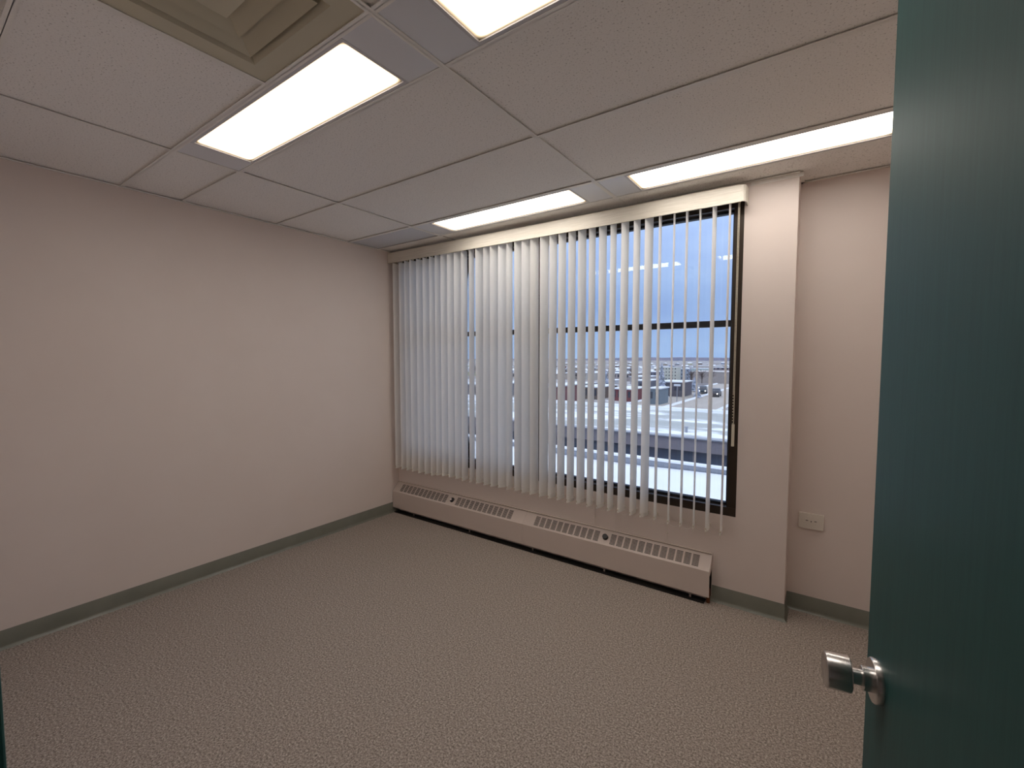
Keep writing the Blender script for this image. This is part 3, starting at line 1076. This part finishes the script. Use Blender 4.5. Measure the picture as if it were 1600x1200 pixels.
btm = bare_tree_meshes()
M['twig'] = mat('twig', (0.14, 0.105, 0.095), 0.95)
tree_xy = []
APT = (FOOT[0][0] + FOOT[0][1]) / 2 / FOOT[0][2]     # keep the street in front of the apartment block open
for Z, cnt, sc in ((165, 12, 1.0), (215, 12, 1.1), (330, 14, 1.3), (470, 12, 1.5), (600, 12, 1.7), (760, 12, 1.8)):
    for k in range(cnt):
        p = out(730 + 405 * (k + random.uniform(0.1, 0.9)) / cnt, Z * random.uniform(0.95, 1.05), 0)
        if any(abs(p.x - q.x) < 12 and abs(p.y - q.y) < 12 for q in placed) or any((p - q).length < 6 for q in tree_xy):
            continue
        if any(b0 - 3 < p.x < b1 + 3 and b2 - 3 < p.y < b3 + 3 for b0, b1, b2, b3 in FOOT):
            continue
        if abs(p.x / p.y - APT) < 0.05 and p.y < 420 or rx0 - 3 < p.x < rx1 + 3 and p.y < 182:
            continue
        tree_xy.append(p)
        t = tag(empty('bare_tree', (p.x, p.y, gz(p.y)), random.uniform(0, 6.28)), 'leafless brown tree among the town buildings', 'tree', 'bare trees across the town')
        t.scale = (sc,) * 3
        link('trunk', btm[0], 'bark', t)
        link('branches', btm[1], 'twig', t)


# snow dusted spruces
def spruce(u, Z, h, r, label):
    p = out(u, Z, 0)
    t = tag(empty('spruce_tree', (p.x, p.y, gz(p.y))), label, 'tree')
    MB().lathe([(0.25, 0), (0.12, h * 0.5)], 8, 'z').build('trunk', 'bark', t)
    mb = MB()
    for k in range(7):
        z0 = h * (0.1 + 0.125 * k)
        rr = r * (1 - k / 7.6)
        n_ = 14
        vs2 = [(0, 0, z0 + h * 0.22)]
        for q in range(n_):
            a_ = 2 * math.pi * q / n_ + k
            rq = rr * (1.0 if q % 2 else 0.62) * random.uniform(0.9, 1.1)
            vs2.append((rq * math.cos(a_), rq * math.sin(a_), z0 - (0.12 * rr if q % 2 else 0)))
        mb.add(vs2, [(0, 1 + q, 1 + (q + 1) % n_) for q in range(n_)] + [tuple(range(1, n_ + 1))[::-1]])
    mb.build('foliage', 'spruce', t)


spruce(1034.5, 104, 8.2, 1.7, 'tall snow dusted spruce in front of the shop')
spruce(1091, 108, 3.2, 1.2, 'small dark spruce by the street kerb')
spruce(1086, 128, 4.4, 1.6, 'bushy snow dusted spruce beside the parked vehicles')
spruce(946, 118, 6.5, 2.2, 'spruce standing between the white and dark red buildings')


# vehicles facing the camera
def vehicle(u, Z, col, label, rz=0.0, sc=1.0):
    p = out(u, Z, 0)
    t = tag(empty('car', (p.x, p.y, GZ + 0.06), rz), label, 'car')
    t.scale = (sc, sc, sc)
    bm_ = colmat(col, 0.35)
    MB().prism([(-2.3, 0.35), (-2.35, 0.75), (-2.2, 0.98), (-1.0, 1.1), (2.2, 1.1), (2.3, 0.8), (2.3, 0.35)], -0.95, 0.95, 'yz').build('body', bm_, t)
    MB().add([(-0.85, -1.1, 1.1), (0.85, -1.1, 1.1), (0.85, 2.1, 1.1), (-0.85, 2.1, 1.1), (-0.7, -0.4, 1.78), (0.7, -0.4, 1.78), (0.7, 1.8, 1.78), (-0.7, 1.8, 1.78)],
             [(0, 3, 2, 1), (4, 5, 6, 7), (0, 1, 5, 4), (1, 2, 6, 5), (2, 3, 7, 6), (3, 0, 4, 7)]).build('cabin', bm_, t)
    MB().add([(-0.78, -1.06, 1.14), (0.78, -1.06, 1.14), (0.66, -0.46, 1.72), (-0.66, -0.46, 1.72), (-0.78, -1.09, 1.16), (0.78, -1.09, 1.16), (0.66, -0.49, 1.74), (-0.66, -0.49, 1.74)],
             [(0, 1, 2, 3), (4, 7, 6, 5), (0, 4, 5, 1), (1, 5, 6, 2), (2, 6, 7, 3), (3, 7, 4, 0)]).build('windscreen', 'winglass', t)
    for x in (-0.66, 0.66):
        MB().lathe([(0.13, -2.37), (0.15, -2.33), (0.15, -2.25)], 10, 'y', (x, 0, 0.76)).build('headlight', 'headlight', t)
    for x in (-0.86, 0.86):
        for y in (-1.45, 1.45):
            MB().lathe([(0.34, x - 0.11), (0.34, x + 0.11)], 14, 'x', (0, y, 0.34)).build('wheel', 'tyre', t)


vehicle(1119.5, 112, (0.03, 0.03, 0.04), 'dark car with lit headlights on the street', 0.05, 1.1)
vehicle(1099.5, 122, (0.03, 0.045, 0.06), 'dark blue car waiting beside the snow bank', 0.15, 1.1)
vehicle(1079, 134, (0.4, 0.42, 0.46), 'silver car parked by the bushy spruce', 1.2, 1.1)
# street lamp
p = out(1059, 98, 0)
t = tag(empty('street_sign', (p.x, p.y, GZ)), 'pale sign post with a small board by the shop', 'sign')
MB().lathe([(0.09, 0), (0.07, 3.6)], 8, 'z').build('post', 'parapet', t)
MB().box((-0.7, -0.05, 3.5), (0.7, 0.05, 3.95)).build('board', 'snow', t)
